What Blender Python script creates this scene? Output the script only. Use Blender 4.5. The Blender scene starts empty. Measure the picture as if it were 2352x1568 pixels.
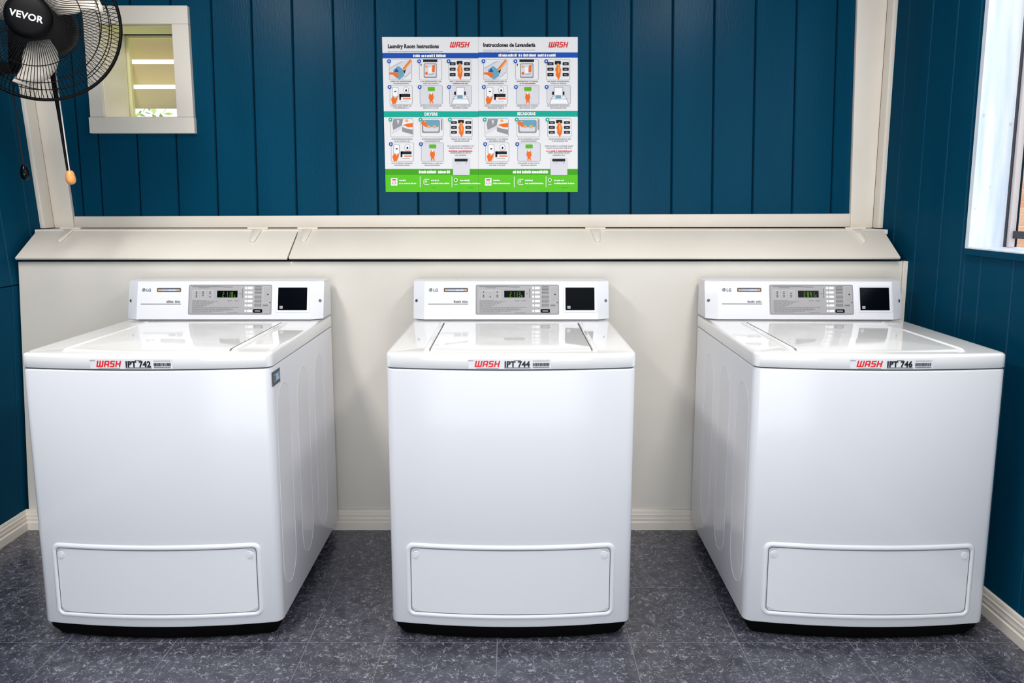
import bpy, bmesh, math, random
from mathutils import Vector, Matrix
random.seed(7)
PI = math.pi
S = bpy.context.scene
COL = S.collection

# ------------------------------------------------------------------ camera, sky, lights, exposure
F, CX, CY, HC = 1750.0, 1176.0, 715.0, 1.241
PITCH = math.atan(251 / 1750)
cam_d = bpy.data.cameras.new('camera'); cam = bpy.data.objects.new('camera', cam_d); COL.objects.link(cam)
cam_d.sensor_width = 36; cam_d.sensor_fit = 'HORIZONTAL'; cam_d.lens = F / 2352 * 36
cam_d.shift_y = -(784 - CY) / 2352
cam_d.clip_start = 0.02
cam.location = (0, 0, HC); cam.rotation_euler = (PI / 2 - PITCH, 0, 0)
S.camera = cam

w = bpy.data.worlds.new('sky'); S.world = w; w.use_nodes = True
bg = w.node_tree.nodes['Background']
bg.inputs[0].default_value = (0.86, 0.93, 1.0, 1); bg.inputs[1].default_value = 1.55

def area(name, loc, size, power, color, aim):
    l = bpy.data.lights.new(name, 'AREA'); l.shape = 'RECTANGLE'; l.size, l.size_y = size
    l.energy = power; l.color = color
    o = bpy.data.objects.new(name, l); COL.objects.link(o); o.location = loc
    o.rotation_euler = (Vector(aim) - Vector(loc)).to_track_quat('-Z', 'Y').to_euler()
    return o
area('doorway_daylight', (-0.1, -1.75, 0.88), (3.1, 1.65), 45, (0.93, 0.96, 1.0), (-0.1, 3, 0.98))
area('ceiling_lamp_light', (-1.25, 1.3, 2.40), (0.30, 1.1), 34, (1.0, 0.965, 0.925), (-1.25, 1.3, 0))
area('ceiling_lamp_light', (0.95, 1.3, 2.40), (0.30, 1.1), 25, (1.0, 0.965, 0.925), (0.95, 1.3, 0))

S.view_settings.view_transform = 'Standard'; S.view_settings.look = 'None'
S.view_settings.exposure = 0.0; S.view_settings.gamma = 1.0; S.view_settings.use_curve_mapping = False

# ------------------------------------------------------------------ helpers
def ray(px, py):
    c, s = math.cos(PITCH), math.sin(PITCH)
    a = (px - CX) / F; b = (py - CY) / F
    return a, c - b * s, -s - b * c
def on_y(px, py, Y):           # point of a wall facing the viewer, from the photograph's pixels
    r = ray(px, py); t = Y / r[1]; return (r[0] * t, Y, HC + r[2] * t)

def lin(c):
    c = c / 255.0
    return c / 12.92 if c <= 0.04045 else ((c + 0.055) / 1.055) ** 2.4
def rgb(r, g, b): return (lin(r), lin(g), lin(b), 1)

def mat(name, color, rough=0.5, metal=0.0, spec=0.5, coat=0.0, emit=None, estr=1.0):
    m = bpy.data.materials.new(name); m.use_nodes = True
    p = m.node_tree.nodes['Principled BSDF']
    p.inputs['Base Color'].default_value = color
    p.inputs['Roughness'].default_value = rough
    p.inputs['Metallic'].default_value = metal
    p.inputs['Specular IOR Level'].default_value = spec
    p.inputs['Coat Weight'].default_value = coat
    p.inputs['Coat Roughness'].default_value = 0.08
    if emit:
        p.inputs['Emission Color'].default_value = emit; p.inputs['Emission Strength'].default_value = estr
    return m
def noise_tint(m, c1, c2, scale=6.0, detail=4.0, bump=0.0, bscale=200.0, stretch=(1, 1, 1), lo=0.35, hi=0.65):
    nt = m.node_tree; N = nt.nodes; L = nt.links; p = N['Principled BSDF']
    tc = N.new('ShaderNodeTexCoord'); mp = N.new('ShaderNodeMapping'); mp.inputs['Scale'].default_value = stretch
    L.new(tc.outputs['Object'], mp.inputs[0])
    n = N.new('ShaderNodeTexNoise'); n.inputs['Scale'].default_value = scale; n.inputs['Detail'].default_value = detail
    L.new(mp.outputs[0], n.inputs['Vector'])
    cr = N.new('ShaderNodeValToRGB'); cr.color_ramp.elements[0].color = c1; cr.color_ramp.elements[1].color = c2
    cr.color_ramp.elements[0].position = lo; cr.color_ramp.elements[1].position = hi
    L.new(n.outputs['Fac'], cr.inputs[0]); L.new(cr.outputs[0], p.inputs['Base Color'])
    if bump:
        n2 = N.new('ShaderNodeTexNoise'); n2.inputs['Scale'].default_value = bscale; n2.inputs['Detail'].default_value = 3
        L.new(mp.outputs[0], n2.inputs['Vector'])
        b = N.new('ShaderNodeBump'); b.inputs['Strength'].default_value = bump; b.inputs['Distance'].default_value = 0.002
        L.new(n2.outputs['Fac'], b.inputs['Height']); L.new(b.outputs[0], p.inputs['Normal'])
    return m

class MB:
    def __init__(s): s.v = []; s.f = []; s.m = []
    def add(s, vs, fs, mi=0):
        o = len(s.v); s.v += [tuple(v) for v in vs]; s.f += [tuple(i + o for i in f) for f in fs]; s.m += [mi] * len(fs); return s
    def box(s, x0, x1, y0, y1, z0, z1, mi=0):
        return s.add([(x0,y0,z0),(x1,y0,z0),(x1,y1,z0),(x0,y1,z0),(x0,y0,z1),(x1,y0,z1),(x1,y1,z1),(x0,y1,z1)],
              [(3,2,1,0),(4,5,6,7),(0,1,5,4),(1,2,6,5),(2,3,7,6),(3,0,4,7)], mi)
    def hexa(s, a, b, mi=0):                        # two quads (bottom ccw seen from outside of b)
        return s.add(list(a) + list(b), [(3,2,1,0),(4,5,6,7),(0,1,5,4),(1,2,6,5),(2,3,7,6),(3,0,4,7)], mi)
    def loops(s, loops, cap0=True, cap1=True, mi=0, closed=True):
        n = len(loops[0]); vs = [p for l in loops for p in l]; fs = []
        for k in range(len(loops) - 1):
            for i in range(n if closed else n - 1):
                j = (i + 1) % n
                fs.append((k*n+i, k*n+j, (k+1)*n+j, (k+1)*n+i))
        if cap0: fs.append(tuple(range(n - 1, -1, -1)))
        if cap1: fs.append(tuple((len(loops)-1)*n + i for i in range(n)))
        return s.add(vs, fs, mi)
    def tube(s, pts, r, n=8, mi=0, cap=True, closed=False, flat=1.0):
        pts = [Vector(p) for p in pts]; L = len(pts); rs = r if isinstance(r, (list, tuple)) else [r] * L
        loops = []; up = None
        for i, p in enumerate(pts):
            a = pts[(i - 1) % L] if (closed or i > 0) else p; b = pts[(i + 1) % L] if (closed or i < L - 1) else p
            t = (b - a).normalized()
            if up is None:
                up = t.orthogonal().normalized()
            up = (up - t * up.dot(t)).normalized(); sd = t.cross(up)
            loops.append([p + (up * math.cos(2*PI*k/n) + sd * math.sin(2*PI*k/n)) * rs[i] for k in range(n)])
        if closed:
            loops.append(loops[0]); return s.loops(loops, False, False, mi)
        return s.loops(loops, cap, cap, mi)
    def lathe(s, prof, n=32, mi=0, cap=True):       # profile (r, z) about local z
        return s.loops([[(r*math.cos(2*PI*k/n), r*math.sin(2*PI*k/n), z) for k in range(n)] for r, z in prof], cap, cap, mi)
    def poly(s, pts, mi=0):
        return s.add(pts, [tuple(range(len(pts)))], mi)
    def xf(s, M):
        s.v = [tuple(M @ Vector(v)) for v in s.v]; return s
    def mesh(s, name, mats, smooth=None, bevel=0, seg=2):
        me = bpy.data.meshes.new(name); me.from_pydata(s.v, [], s.f); me.update()
        for m in (mats if isinstance(mats, (list, tuple)) else [mats]): me.materials.append(m)
        for p, mi in zip(me.polygons, s.m): p.material_index = mi
        bm = bmesh.new(); bm.from_mesh(me)
        if bevel:
            bmesh.ops.remove_doubles(bm, verts=bm.verts, dist=1e-6)
            ed = [e for e in bm.edges if len(e.link_faces) == 2 and e.calc_face_angle(0) > 0.5]
            bmesh.ops.bevel(bm, geom=ed, offset=bevel, segments=seg, profile=0.5, affect='EDGES', clamp_overlap=True)
        bmesh.ops.recalc_face_normals(bm, faces=bm.faces)
        bm.to_mesh(me); bm.free()
        if smooth:
            me.shade_smooth(); me.set_sharp_from_angle(angle=math.radians(smooth))
        return me
    def obj(s, name, mats, parent=None, **k):
        return link(name, s.mesh(name, mats, **k), parent)

def link(name, me, parent=None, loc=None):
    o = bpy.data.objects.new(name, me); COL.objects.link(o)
    if parent: o.parent = parent
    if loc: o.location = loc
    return o
def empty(name, loc=(0, 0, 0), rot=(0, 0, 0)):
    o = bpy.data.objects.new(name, None); COL.objects.link(o); o.location = loc; o.rotation_euler = rot
    o.empty_display_size = 0.05; return o
def tag(o, label=None, cat=None, group=None, kind=None):
    if label: o['label'] = label
    if cat: o['category'] = cat
    if group: o['group'] = group
    if kind: o['kind'] = kind
    return o
def struct(o): o['kind'] = 'structure'; return o
def copy_tree(o, parent=None):
    c = o.copy(); COL.objects.link(c)
    if parent: c.parent = parent
    for ch in list(o.children): copy_tree(ch, c)
    return c

def text_mb(s, size, extrude=0.0, bold=0.0, shear=0.0, align='LEFT', sx=1.0, mi=0, mb=None, M=None):
    cu = bpy.data.curves.new('lettering', 'FONT'); cu.body = s; cu.size = size; cu.extrude = extrude
    cu.offset = bold; cu.shear = shear; cu.align_x = align; cu.space_character = 1.0 + (.06 if bold else 0); cu.resolution_u = 3
    o = bpy.data.objects.new('lettering', cu); COL.objects.link(o)
    dg = bpy.context.evaluated_depsgraph_get(); me = o.evaluated_get(dg).to_mesh()
    mb = mb or MB()
    M = M or Matrix.Identity(4)
    mb.add([M @ Vector((v.co.x * sx, v.co.y, v.co.z)) for v in me.vertices], [tuple(p.vertices) for p in me.polygons], mi)
    o.evaluated_get(dg).to_mesh_clear()
    bpy.data.objects.remove(o); bpy.data.curves.remove(cu)
    return mb

# squared-off slanted WASH wordmark made from strokes, unit height, returns list of quads in (x, y)
def wash_strokes():
    t = 0.21; out = []
    def R(x0, y0, x1, y1): out.append([(x0, y0), (x1, y0), (x1, y1), (x0, y1)])
    x = 0; W = 1.02                                   # W: three legs on one base bar
    for lx in (0, (W - t) / 2, W - t): R(x + lx, 0.0, x + lx + t, 1)
    R(x + t * .7, 0, x + W - t * .7, t * .9)
    x += W + 0.14; A = 0.74                            # A: flat-topped
    R(x, 0, x + t, 0.94); R(x + A - t, 0, x + A, 0.94); R(x + 0.06, 1 - t * .9, x + A - 0.06, 1); R(x + t * .8, 0.34, x + A - t * .8, 0.34 + t * .8)
    x += A + 0.14; s = 0.70                            # S
    R(x + .05, 1 - t * .9, x + s, 1); R(x, 0.48, x + t, 0.94); R(x + .04, 0.42, x + s - .04, 0.42 + t * .85); R(x + s - t, 0.06, x + s, 0.52); R(x, 0, x + s - .05, t * .9)
    x += s + 0.14; H = 0.76                            # H
    R(x, 0, x + t, 1); R(x + H - t, 0, x + H, 1); R(x + t * .8, 0.42, x + H - t * .8, 0.42 + t * .85)
    return out, x + H
def wash_mb(mb, u0, v0, w, h, plane, mi=0, lift=0.0, slant=0.22):
    q, tot = wash_strokes(); sx = (w - slant * h) / tot
    for k, r in enumerate(q):
        mb.poly([plane(u0 + x * sx + slant * h * y, v0 + y * h, lift + k * 2e-6) for x, y in r], mi)

# ------------------------------------------------------------------ materials
def panel_paint(name, color, alt):
    m = mat(name, color, 0.32, spec=0.12)
    noise_tint(m, color, alt, 1.6, 3, bump=0.22, bscale=60, stretch=(3, 3, 0.5))
    m.node_tree.nodes['Principled BSDF'].inputs['Roughness'].default_value = 0.9
    nt = m.node_tree; N = nt.nodes; L = nt.links; p = N['Principled BSDF']; p.inputs['Specular IOR Level'].default_value = 0
    gl = N.new('ShaderNodeBsdfGlossy'); gl.inputs['Roughness'].default_value = .27; mx = N.new('ShaderNodeMixShader'); mx.inputs[0].default_value = .0065
    df = N.new('ShaderNodeBsdfDiffuse')
    L.new(p.inputs['Base Color'].links[0].from_socket, df.inputs[0]); nrm = p.inputs['Normal'].links[0].from_socket
    L.new(nrm, gl.inputs['Normal']); L.new(nrm, df.inputs['Normal'])
    L.new(df.outputs[0], mx.inputs[1]); L.new(gl.outputs[0], mx.inputs[2]); L.new(mx.outputs[0], N['Material Output'].inputs[0])
    return m
M_blue = panel_paint('blue_paint', rgb(5, 63, 89), rgb(8, 68, 95))
M_groove = mat('groove_shadow_paint', rgb(3, 36, 54), 0.7, spec=.1)
M_trim = mat('cream_trim_paint', rgb(236, 226, 213), 0.45); noise_tint(M_trim, rgb(230, 221, 209), rgb(236, 228, 217), 3, 3)
M_panel = mat('off_white_panel_paint', rgb(222, 220, 214), 0.5); noise_tint(M_panel, rgb(216, 210, 200), rgb(223, 218, 209), 2.5, 4)
M_white = mat('white_enamel', rgb(232, 232, 237), 0.17, spec=0.42)
M_whitetop = mat('white_gloss_lid', rgb(246, 245, 245), 0.06, spec=0.5, coat=0.4)
M_plastic = mat('white_plastic', rgb(230, 230, 234), 0.35)
M_black = mat('black_rubber', rgb(4, 4, 5), 0.8, spec=.1)
M_blackgloss = mat('black_gloss', rgb(4, 6, 11), 0.15, spec=.2)
M_grey = mat('brushed_grey_panel', rgb(168, 166, 168), 0.38)
M_greydk = mat('grey_print', rgb(118, 116, 118), 0.5)
M_greylt = mat('light_grey_print', rgb(196, 195, 197), 0.5)
M_button = mat('white_button', rgb(245, 245, 247), 0.35)
M_red = mat('red_ink', rgb(236, 16, 24), 0.5)
M_ink = mat('black_ink', rgb(18, 18, 20), 0.5)
M_paper = mat('sticker_white', rgb(236, 236, 240), 0.35)
M_lcd = mat('lcd_green', rgb(90, 140, 20), 0.4, emit=rgb(120, 180, 20), estr=0.35)
M_screw = mat('steel_screw', rgb(120, 122, 126), 0.3, metal=0.8)
M_gap = mat('dark_gap', rgb(70, 70, 74), 0.7)  # dark colour standing in for the shade inside seams and gaps
M_gold = mat('badge_gold', rgb(226, 178, 96), 0.35)
M_badge = mat('badge_dark', rgb(78, 80, 92), 0.35)
M_badgel = mat('badge_silver', rgb(190, 192, 204), 0.35)
M_fan = mat('fan_black', rgb(4, 4, 6), 0.5, spec=.12)
M_motor = mat('fan_motor_black', rgb(30, 26, 26), 0.6, spec=.2)
M_blade = mat('silver_fan_blade', rgb(222, 213, 202), 0.4, metal=0.1)
M_wood = mat('orange_wood', rgb(236, 160, 92), 0.35)
M_cord = mat('pale_cord', rgb(205, 200, 196), 0.6)
M_frame = mat('window_frame_metal', rgb(205, 196, 198), 0.45, metal=0.1)
M_framedk = mat('dark_window_bar', rgb(40, 42, 52), 0.4)
M_jamb = mat('white_jamb_paint', rgb(240, 244, 250), 0.45); noise_tint(M_jamb, rgb(200, 215, 235), rgb(228, 234, 243), 7, 5, bump=0.3, bscale=18, stretch=(4, 4, 0.4), lo=.3, hi=.55)
M_cream = mat('cream_yellow_paint', rgb(254, 246, 230), 0.5)
M_yel = mat('pale_yellow_paint', rgb(250, 244, 190), 0.5)
M_slat = mat('louvre_slat_paint', rgb(236, 219, 178), 0.5)
M_glass = mat('window_glass', (1, 1, 1, 1), 0.0); M_glass.node_tree.nodes['Principled BSDF'].inputs['Transmission Weight'].default_value = 1.0
M_glass.node_tree.nodes['Principled BSDF'].inputs['IOR'].default_value = 1.02
M_mortar = mat('pale_mortar', rgb(250, 232, 214), 0.9)
def brick_mat(i, c):
    m = mat('brick_face_%d' % i, c, 0.9); noise_tint(m, c, tuple(min(1, x * 1.2) for x in c[:3]) + (1,), 30, 4); return m
M_bricks = [brick_mat(i, rgb(*c)) for i, c in enumerate([(238, 176, 150), (242, 186, 158), (233, 166, 140), (240, 181, 156)])]
M_leafs = [mat('leaf_green_a', rgb(170, 194, 96), 0.6), mat('leaf_green_b', rgb(200, 216, 134), 0.6), mat('leaf_green_c', rgb(142, 172, 78), 0.6)]
M_bark = mat('bark', rgb(100, 80, 62), 0.9)
M_ground = mat('ground_grass', rgb(150, 170, 110), 0.9); noise_tint(M_ground, rgb(140, 160, 100), rgb(176, 180, 140), 2, 5)
M_ceil = mat('white_ceiling_paint', rgb(238, 236, 232), 0.7)
M_lamp = mat('lamp_diffuser', rgb(250, 248, 242), 0.4, emit=(1, .97, .92, 1), estr=2.0)
M_label = mat('label_dark', rgb(28, 36, 44), 0.3); M_labelb = mat('label_blue', rgb(96, 150, 186), 0.3)

def floor_mat(name):
    m = mat(name, rgb(90, 92, 104), 0.3); nt = m.node_tree; N = nt.nodes; L = nt.links; p = N['Principled BSDF']
    g = N.new('ShaderNodeNewGeometry')
    def noise(scale, detail=2, dist=0.0, off=0.0):
        mp = N.new('ShaderNodeMapping'); mp.inputs['Location'].default_value = (off, off * .7, 0)
        L.new(g.outputs['Position'], mp.inputs[0])
        n = N.new('ShaderNodeTexNoise'); n.inputs['Scale'].default_value = scale; n.inputs['Detail'].default_value = detail
        n.inputs['Distortion'].default_value = dist; L.new(mp.outputs[0], n.inputs['Vector']); return n.outputs['Fac']
    def M(op, a, b=0.0, clamp=False):
        n = N.new('ShaderNodeMath'); n.operation = op; n.use_clamp = clamp
        for i, x in enumerate((a, b)):
            if isinstance(x, (int, float)): n.inputs[i].default_value = x
            else: L.new(x, n.inputs[i])
        return n.outputs[0]
    def worm(scale, off, wdt, mask_scale, thr, dist):
        r = M('ABSOLUTE', M('SUBTRACT', noise(scale, 1.0, dist, off), 0.5))
        line = M('SUBTRACT', 1.0, M('DIVIDE', r, wdt), True)
        mk = M('MULTIPLY', M('SUBTRACT', noise(mask_scale, 1.0, 0, off + 5), thr), 14.0, True)
        return M('MULTIPLY', line, mk)
    w1 = worm(40, 1.3, 0.030, 46, 0.47, 1.2)
    w2 = worm(62, 7.7, 0.036, 52, 0.53, 0.8)
    w3 = worm(34, 13.1, 0.022, 30, 0.53, 2.0)
    dots = M('MULTIPLY', M('SUBTRACT', noise(150, 1, 0, 3.3), 0.72), 10.0, True)
    sm = M('ADD', M('ADD', M('MULTIPLY', w1, .55), M('MULTIPLY', w2, .5)), M('ADD', M('MULTIPLY', w3, .5), M('MULTIPLY', dots, .7)), True)
    cr = N.new('ShaderNodeValToRGB'); cr.color_ramp.elements[0].color = rgb(*FL0); cr.color_ramp.elements[1].color = rgb(*FL1)
    cr.color_ramp.elements[0].position = .3; cr.color_ramp.elements[1].position = .7
    L.new(noise(22, 6, 1.0, 21), cr.inputs[0])
    mx = N.new('ShaderNodeMix'); mx.data_type = 'RGBA'; L.new(sm, mx.inputs[0]); L.new(cr.outputs[0], mx.inputs[6]); mx.inputs[7].default_value = rgb(*FL2)
    L.new(mx.outputs[2], p.inputs['Base Color'])
    p.inputs['Roughness'].default_value = 0.27; p.inputs['Specular IOR Level'].default_value = .7
    return m
FL0, FL1, FL2 = (50, 51, 60), (79, 80, 92), (186, 186, 200)
M_floor = floor_mat('speckled_vinyl')
M_joint = mat('tile_joint', rgb(126, 126, 140), 0.7)

# ------------------------------------------------------------------ room shell
XL, XR, YB, YF, ZC = -1.815, 1.446, 3.07, -1.95, 2.45
MB().box(-2.1, 1.75, YF, YB + .2, -0.12, -0.0006).obj('floor', M_joint)
floor = struct(bpy.data.objects['floor'])
xs = [-1.89, -1.58, -1.27, -.96, -.58, -.365, -.042, .337, .645, .962, 1.27, 1.446]
ys = [YF, -.79, -.48, -.17, .14, .45, .765, 1.078, 1.39, 1.702, 2.014, 2.326, 2.638, 2.782]
cache = {}
for i in range(len(xs) - 1):
    for j in range(len(ys) - 1):
        wx, wy = xs[i+1] - xs[i], ys[j+1] - ys[j]; k = (round(wx, 3), round(wy, 3))
        if k not in cache:
            g = 0.0012
            cache[k] = MB().box(g, wx - g, g, wy - g, -0.0006, 0.0).mesh('tile', M_floor, bevel=0.0002, seg=1)
        link('tile', cache[k], floor, (xs[i], ys[j], 0))

struct(MB().box(-2.0, 1.7, YF, YB + .2, ZC, ZC + .1).obj('ceiling', M_ceil))

# back wall: a backing slab with the louvre opening cut out, and v-grooved planks standing proud of it
WX0, WX1, WZ0, WZ1 = -1.585, -1.300, 1.567, 1.914
mb = MB()
Y0, Y1 = YB - .004, YB + .17
for x0, x1, z0, z1 in ((-2.0, WX0, 0, ZC), (WX1, 1.7, 0, ZC), (WX0, WX1, 0, WZ0), (WX0, WX1, WZ1, ZC)):
    mb.box(x0, x1, Y0, Y1, z0, z1)
wall_back = struct(mb.obj('wall_back', M_groove))
# groove lines: (x at the trim, x at the frame's top) in metres
bot = [142, 190, 234, 321.5, 410, 500, 590.6, 681, 775, 868, 960.5, 1054, 1103, 1160, 1257, 1307, 1355, 1449, 1542.5, 1636, 1728.6, 1820, 1910, 1990]
top = [100, 150, 204, 297.6, 391, 484.8, 577, 671, 764, 861, 954, 1047.5, 1099, 1148.7, 1255, 1305.5, 1354, 1448.7, 1544, 1639.5, 1735, 1829, 1923, 2003]
gx = []
for b_, t_ in zip(bot, top):
    a = on_y(b_, 495, 3.05); c = on_y(t_, 0, 3.05)
    sl = (c[0] - a[0]) / (c[2] - a[2]) * 0.8
    gx.append((a[0] + sl * (1.1 - a[2]), a[0] + sl * (ZC - a[2])))
gx[0] = (-1.93, -1.93); gx[-1] = (1.46, 1.46)
YP = 3.055
def plank(quad_b, quad_t, z0, z1, g=0.0022):
    (a0, a1), (b0, b1) = quad_b, quad_t; ch = 0.0035
    mb = MB(); L = []
    for z, x0, x1 in ((z0, a0, a1), (z1, b0, b1)):
        L.append([(x0+g, YP+ch*1.6, z), (x0+g+ch, YP, z), (x1-g-ch, YP, z), (x1-g, YP+ch*1.6, z), (x1-g, YB, z), (x0+g, YB, z)])
    return mb.loops(L)
for i in range(len(gx) - 1):
    (a0, b0), (a1, b1) = gx[i], gx[i+1]
    xm = lambda z, a, b: a + (b - a) * (z - 1.1) / (ZC - 1.1)
    left, right = min(a0, b0), max(a1, b1)
    segs = [(1.1, ZC)]
    if right > WX0 and left < WX1:
        full = a0 > WX0 - .06 and a1 < WX1 + .06
        # cut round the louvre opening: below and above, side slivers stay with the casing
        segs = [(1.1, WZ0 - .01), (WZ1 + .01, ZC)]
        zz0, zz1 = WZ0 - .0099, WZ1 + .0099
        if right > WX1 + .02: plank((WX1+.012, xm(zz0, a1, b1)), (WX1+.012, xm(zz1, a1, b1)), zz0, zz1).obj('plank', M_blue, wall_back)
        if left < WX0 - .02: plank((xm(zz0, a0, b0), WX0-.012), (xm(zz1, a0, b0), WX0-.012), zz0, zz1).obj('plank', M_blue, wall_back)
    for z0, z1 in segs:
        p = plank((xm(z0, a0, b0), xm(z0, a1, b1)), (xm(z1, a0, b0), xm(z1, a1, b1)), z0, z1)
        p.obj('plank', M_blue, wall_back)

# right wall with the window opening
RZ0, RZ1, RY0, RY1 = 1.095, 2.15, -0.5, 2.43  # unseen camera-side stretch of the opening is lengthened to add side light
mb = MB(); T = 0.16
for y0, y1, z0, z1 in ((YF, RY0, 0, ZC), (RY1, YB + .17, 0, ZC), (RY0, RY1, 0, RZ0), (RY0, RY1, RZ1, ZC)):
    mb.box(XR + .012, XR + T, y0, y1, z0, z1)
wall_right = struct(mb.obj('wall_right', M_groove))
def side_plank(y0, y1, z0, z1, g=0.002, ch=0.0025, parent=wall_right):
    L = []
    for z in (z0, z1):
        L.append([(XR+ch*1.6, y0+g, z), (XR, y0+g+ch, z), (XR, y1-g-ch, z), (XR+ch*1.6, y1-g, z), (XR+.012, y1-g, z), (XR+.012, y0+g, z)])
    MB().loops(L).obj('plank', M_blue, parent)
for y0, y1 in ((2.895, 3.06), (2.734, 2.895), (2.58, 2.734), (2.452, 2.58)):
    side_plank(y0, y1, 0, ZC)
side_plank(2.43, 2.452, 0, ZC)                     # narrow stop beside the window
yy = 2.43
for y in (2.345, 2.19, 2.03, 1.87, 1.71, 1.55, 1.39, 1.23, 1.07, .91, .75, .59, .43, .27, .11, -.05, -.21, -.37, -.5):
    side_plank(y, yy, 0, RZ0 - .02); yy = y
MB().box(XR - .008, XR + .012, RY0 - .02, RY1 + .0, RZ0 - .02, RZ0 - .001).obj('sill_strip', M_blue, wall_right, bevel=.002)
yy = -0.5
for k in range(9):
    side_plank(yy - .156, yy, 0, ZC); yy -= .156

# left wall: upper part plumb, lower part leaning out a little, seam at 0.94 m
mb = MB()
XT = XL - .105                                     # the old wall leans outward towards the ceiling
q = lambda x0, x1, z: [(x0, YF, z), (x1, YF, z), (x1, YB+.17, z), (x0, YB+.17, z)]
mb.hexa(q(-2.06, -1.878, 0), q(-2.06, XL-.012, .94)); mb.hexa(q(-2.06, XL-.012, .94), q(-2.06, XT-.012, ZC))
wall_left = struct(mb.obj('wall_left', M_groove))
def left_plank(y0, y1, z0, z1, xa, xb, g=0.0015, ch=0.002):
    L = []
    for z, x in ((z0, xa), (z1, xb)):
        L.append([(x-.012, y0+g, z), (x-ch*1.6, y0+g, z), (x, y0+g+ch, z), (x, y1-g-ch, z), (x-ch*1.6, y1-g, z), (x-.012, y1-g, z)])
    MB().loops(L).obj('plank', M_blue, wall_left)
yy = 3.06
while yy > YF + .16:
    left_plank(yy - .155, yy, 0.942, ZC, XL, XT)
    left_plank(yy - .155, yy, 0, 0.938, -1.866, XL)
    yy -= .155

# camera-side wall with a wide doorway
mb = MB()
mb.box(-2.0, -1.5, YF-.1, YF, 0, ZC); mb.box(1.3, 1.7, YF-.1, YF, 0, ZC); mb.box(-1.5, 1.3, YF-.1, YF, 2.25, ZC)
struct(mb.obj('wall_front', M_blue))

# trims -----------------------------------------------------------------
def board(name, quad, thick_vec, m=M_trim, parent=None, bev=.0025):
    q = [Vector(p) for p in quad]; t = Vector(thick_vec)
    return MB().hexa([p + t for p in q], q).obj(name, m, parent, bevel=bev, seg=2, smooth=35)
# horizontal board under the planks
# left corner: board on the back wall and board on the side wall, both raked a little outward at the top
def pts(*a): return [on_y(*p) for p in a]
def ext(a, b, z):                                   # extend the line a-b to height z
    k = (z - a[2]) / (b[2] - a[2]); return tuple(a[i] + (b[i] - a[i]) * k for i in range(3))
wl = lambda z, d=0: XL - .105 * (z - .94) / (ZC - .94) + d
c = on_y(166.5, 497, 3.035); d = on_y(127.7, 235, 3.035); cR = on_y(1954, 491, 3.035); dR = on_y(1970, 0, 3.035)
c0, c1, r0, r1 = ext(c, d, 1.1395), ext(c, d, ZC), ext(cR, dR, 1.1395), ext(cR, dR, ZC)
struct(board('trim_1', [(c0[0]+.0012, 3.0355, 1.140), (r0[0]-.0012, 3.0355, 1.144), (r0[0]-.0022, 3.0355, 1.196), (c0[0]+.0002, 3.0355, 1.185)], (0, .018, 0)))
struct(board('trim_2', [(wl(1.14, .016), 3.035, 1.1395), c0, c1, (wl(ZC, .016), 3.035, ZC)], (0, .019, 0)))
struct(board('trim_3', [(wl(1.14, .018), 2.968, 1.140), (wl(1.14, .018), 3.0342, 1.140), (wl(ZC, .018), 3.0342, ZC), (wl(ZC, .018), 2.975, ZC)], (-.0175, 0, 0)))
struct(board('trim_4', [r0, (1.428, 3.035, 1.1395), (1.428, 3.035, ZC), r1], (0, .019, 0)))
struct(board('trim_5', [(1.427, 3.0342, 1.140), (1.427, 2.985, 1.140), (1.427, 2.985, ZC), (1.427, 3.0342, ZC)], (.0185, 0, 0)))

# baseboards: stepped moulding
def baseboard(name, a, b, nrm, h=.078):
    a, b, n = Vector(a), Vector(b), Vector(nrm)
    prof = [(0, 0), (.016, 0), (.016, .030), (.0125, .034), (.0125, .040), (.0135, .043), (.0115, .049), (.0115, .056), (.012, .059), (.009, .064), (.009, .072), (.007, .0765), (0, h)]
    L = [[p + n * d + Vector((0, 0, z)) for d, z in prof] for p in (a, b)]
    return struct(MB().loops(L).obj(name, M_trim, smooth=30))
baseboard('baseboard_back', (-1.862, 2.781, 0), (XR, 2.781, 0), (0, -1, 0))
baseboard('baseboard_left', (-1.8655, YF, 0), (-1.8655, 2.78, 0), (1, 0, 0))
baseboard('baseboard_right', (XR, 2.78, 0), (XR, YF, 0), (-1, 0, 0))

# ------------------------------------------------------------------ boxed ledge with sloping lids
bench = tag(empty('boxed_ledge', (0, 2.80, 0)),
            'long off-white boxed ledge under the blue planks, with sloping hinged lids, behind the washers', 'cabinet')
bo = Vector((0, 2.80, 0))
def bpart(mb, name, m, **k):
    mb.xf(Matrix.Translation(-bo)); return mb.obj(name, m, bench, **k)
bpart(MB().hexa([(-1.855, 2.782, .003), (1.428, 2.782, .003), (1.428, 2.80, .003), (-1.855, 2.80, .003)],
      [(-1.805, 2.782, 1.0245), (1.428, 2.782, 1.0265), (1.428, 2.80, 1.0265), (-1.805, 2.80, 1.0245)]), 'front_panel', M_panel, bevel=.001, seg=1)
bpart(MB().box(1.429, 1.4455, 2.776, 2.80, .08, 1.028), 'corner_strip', M_trim, bevel=.0015)
bpart(MB().box(-1.808, 1.424, 2.90, 3.052, 1.120, 1.138), 'ledge_board', M_trim, bevel=.001, seg=1)
bpart(MB().box(-1.80, 1.42, 2.801, 2.812, .98, 1.028), 'lid_rail', M_gap)  # dark strip painting the shadow in the slot below the lids
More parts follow.
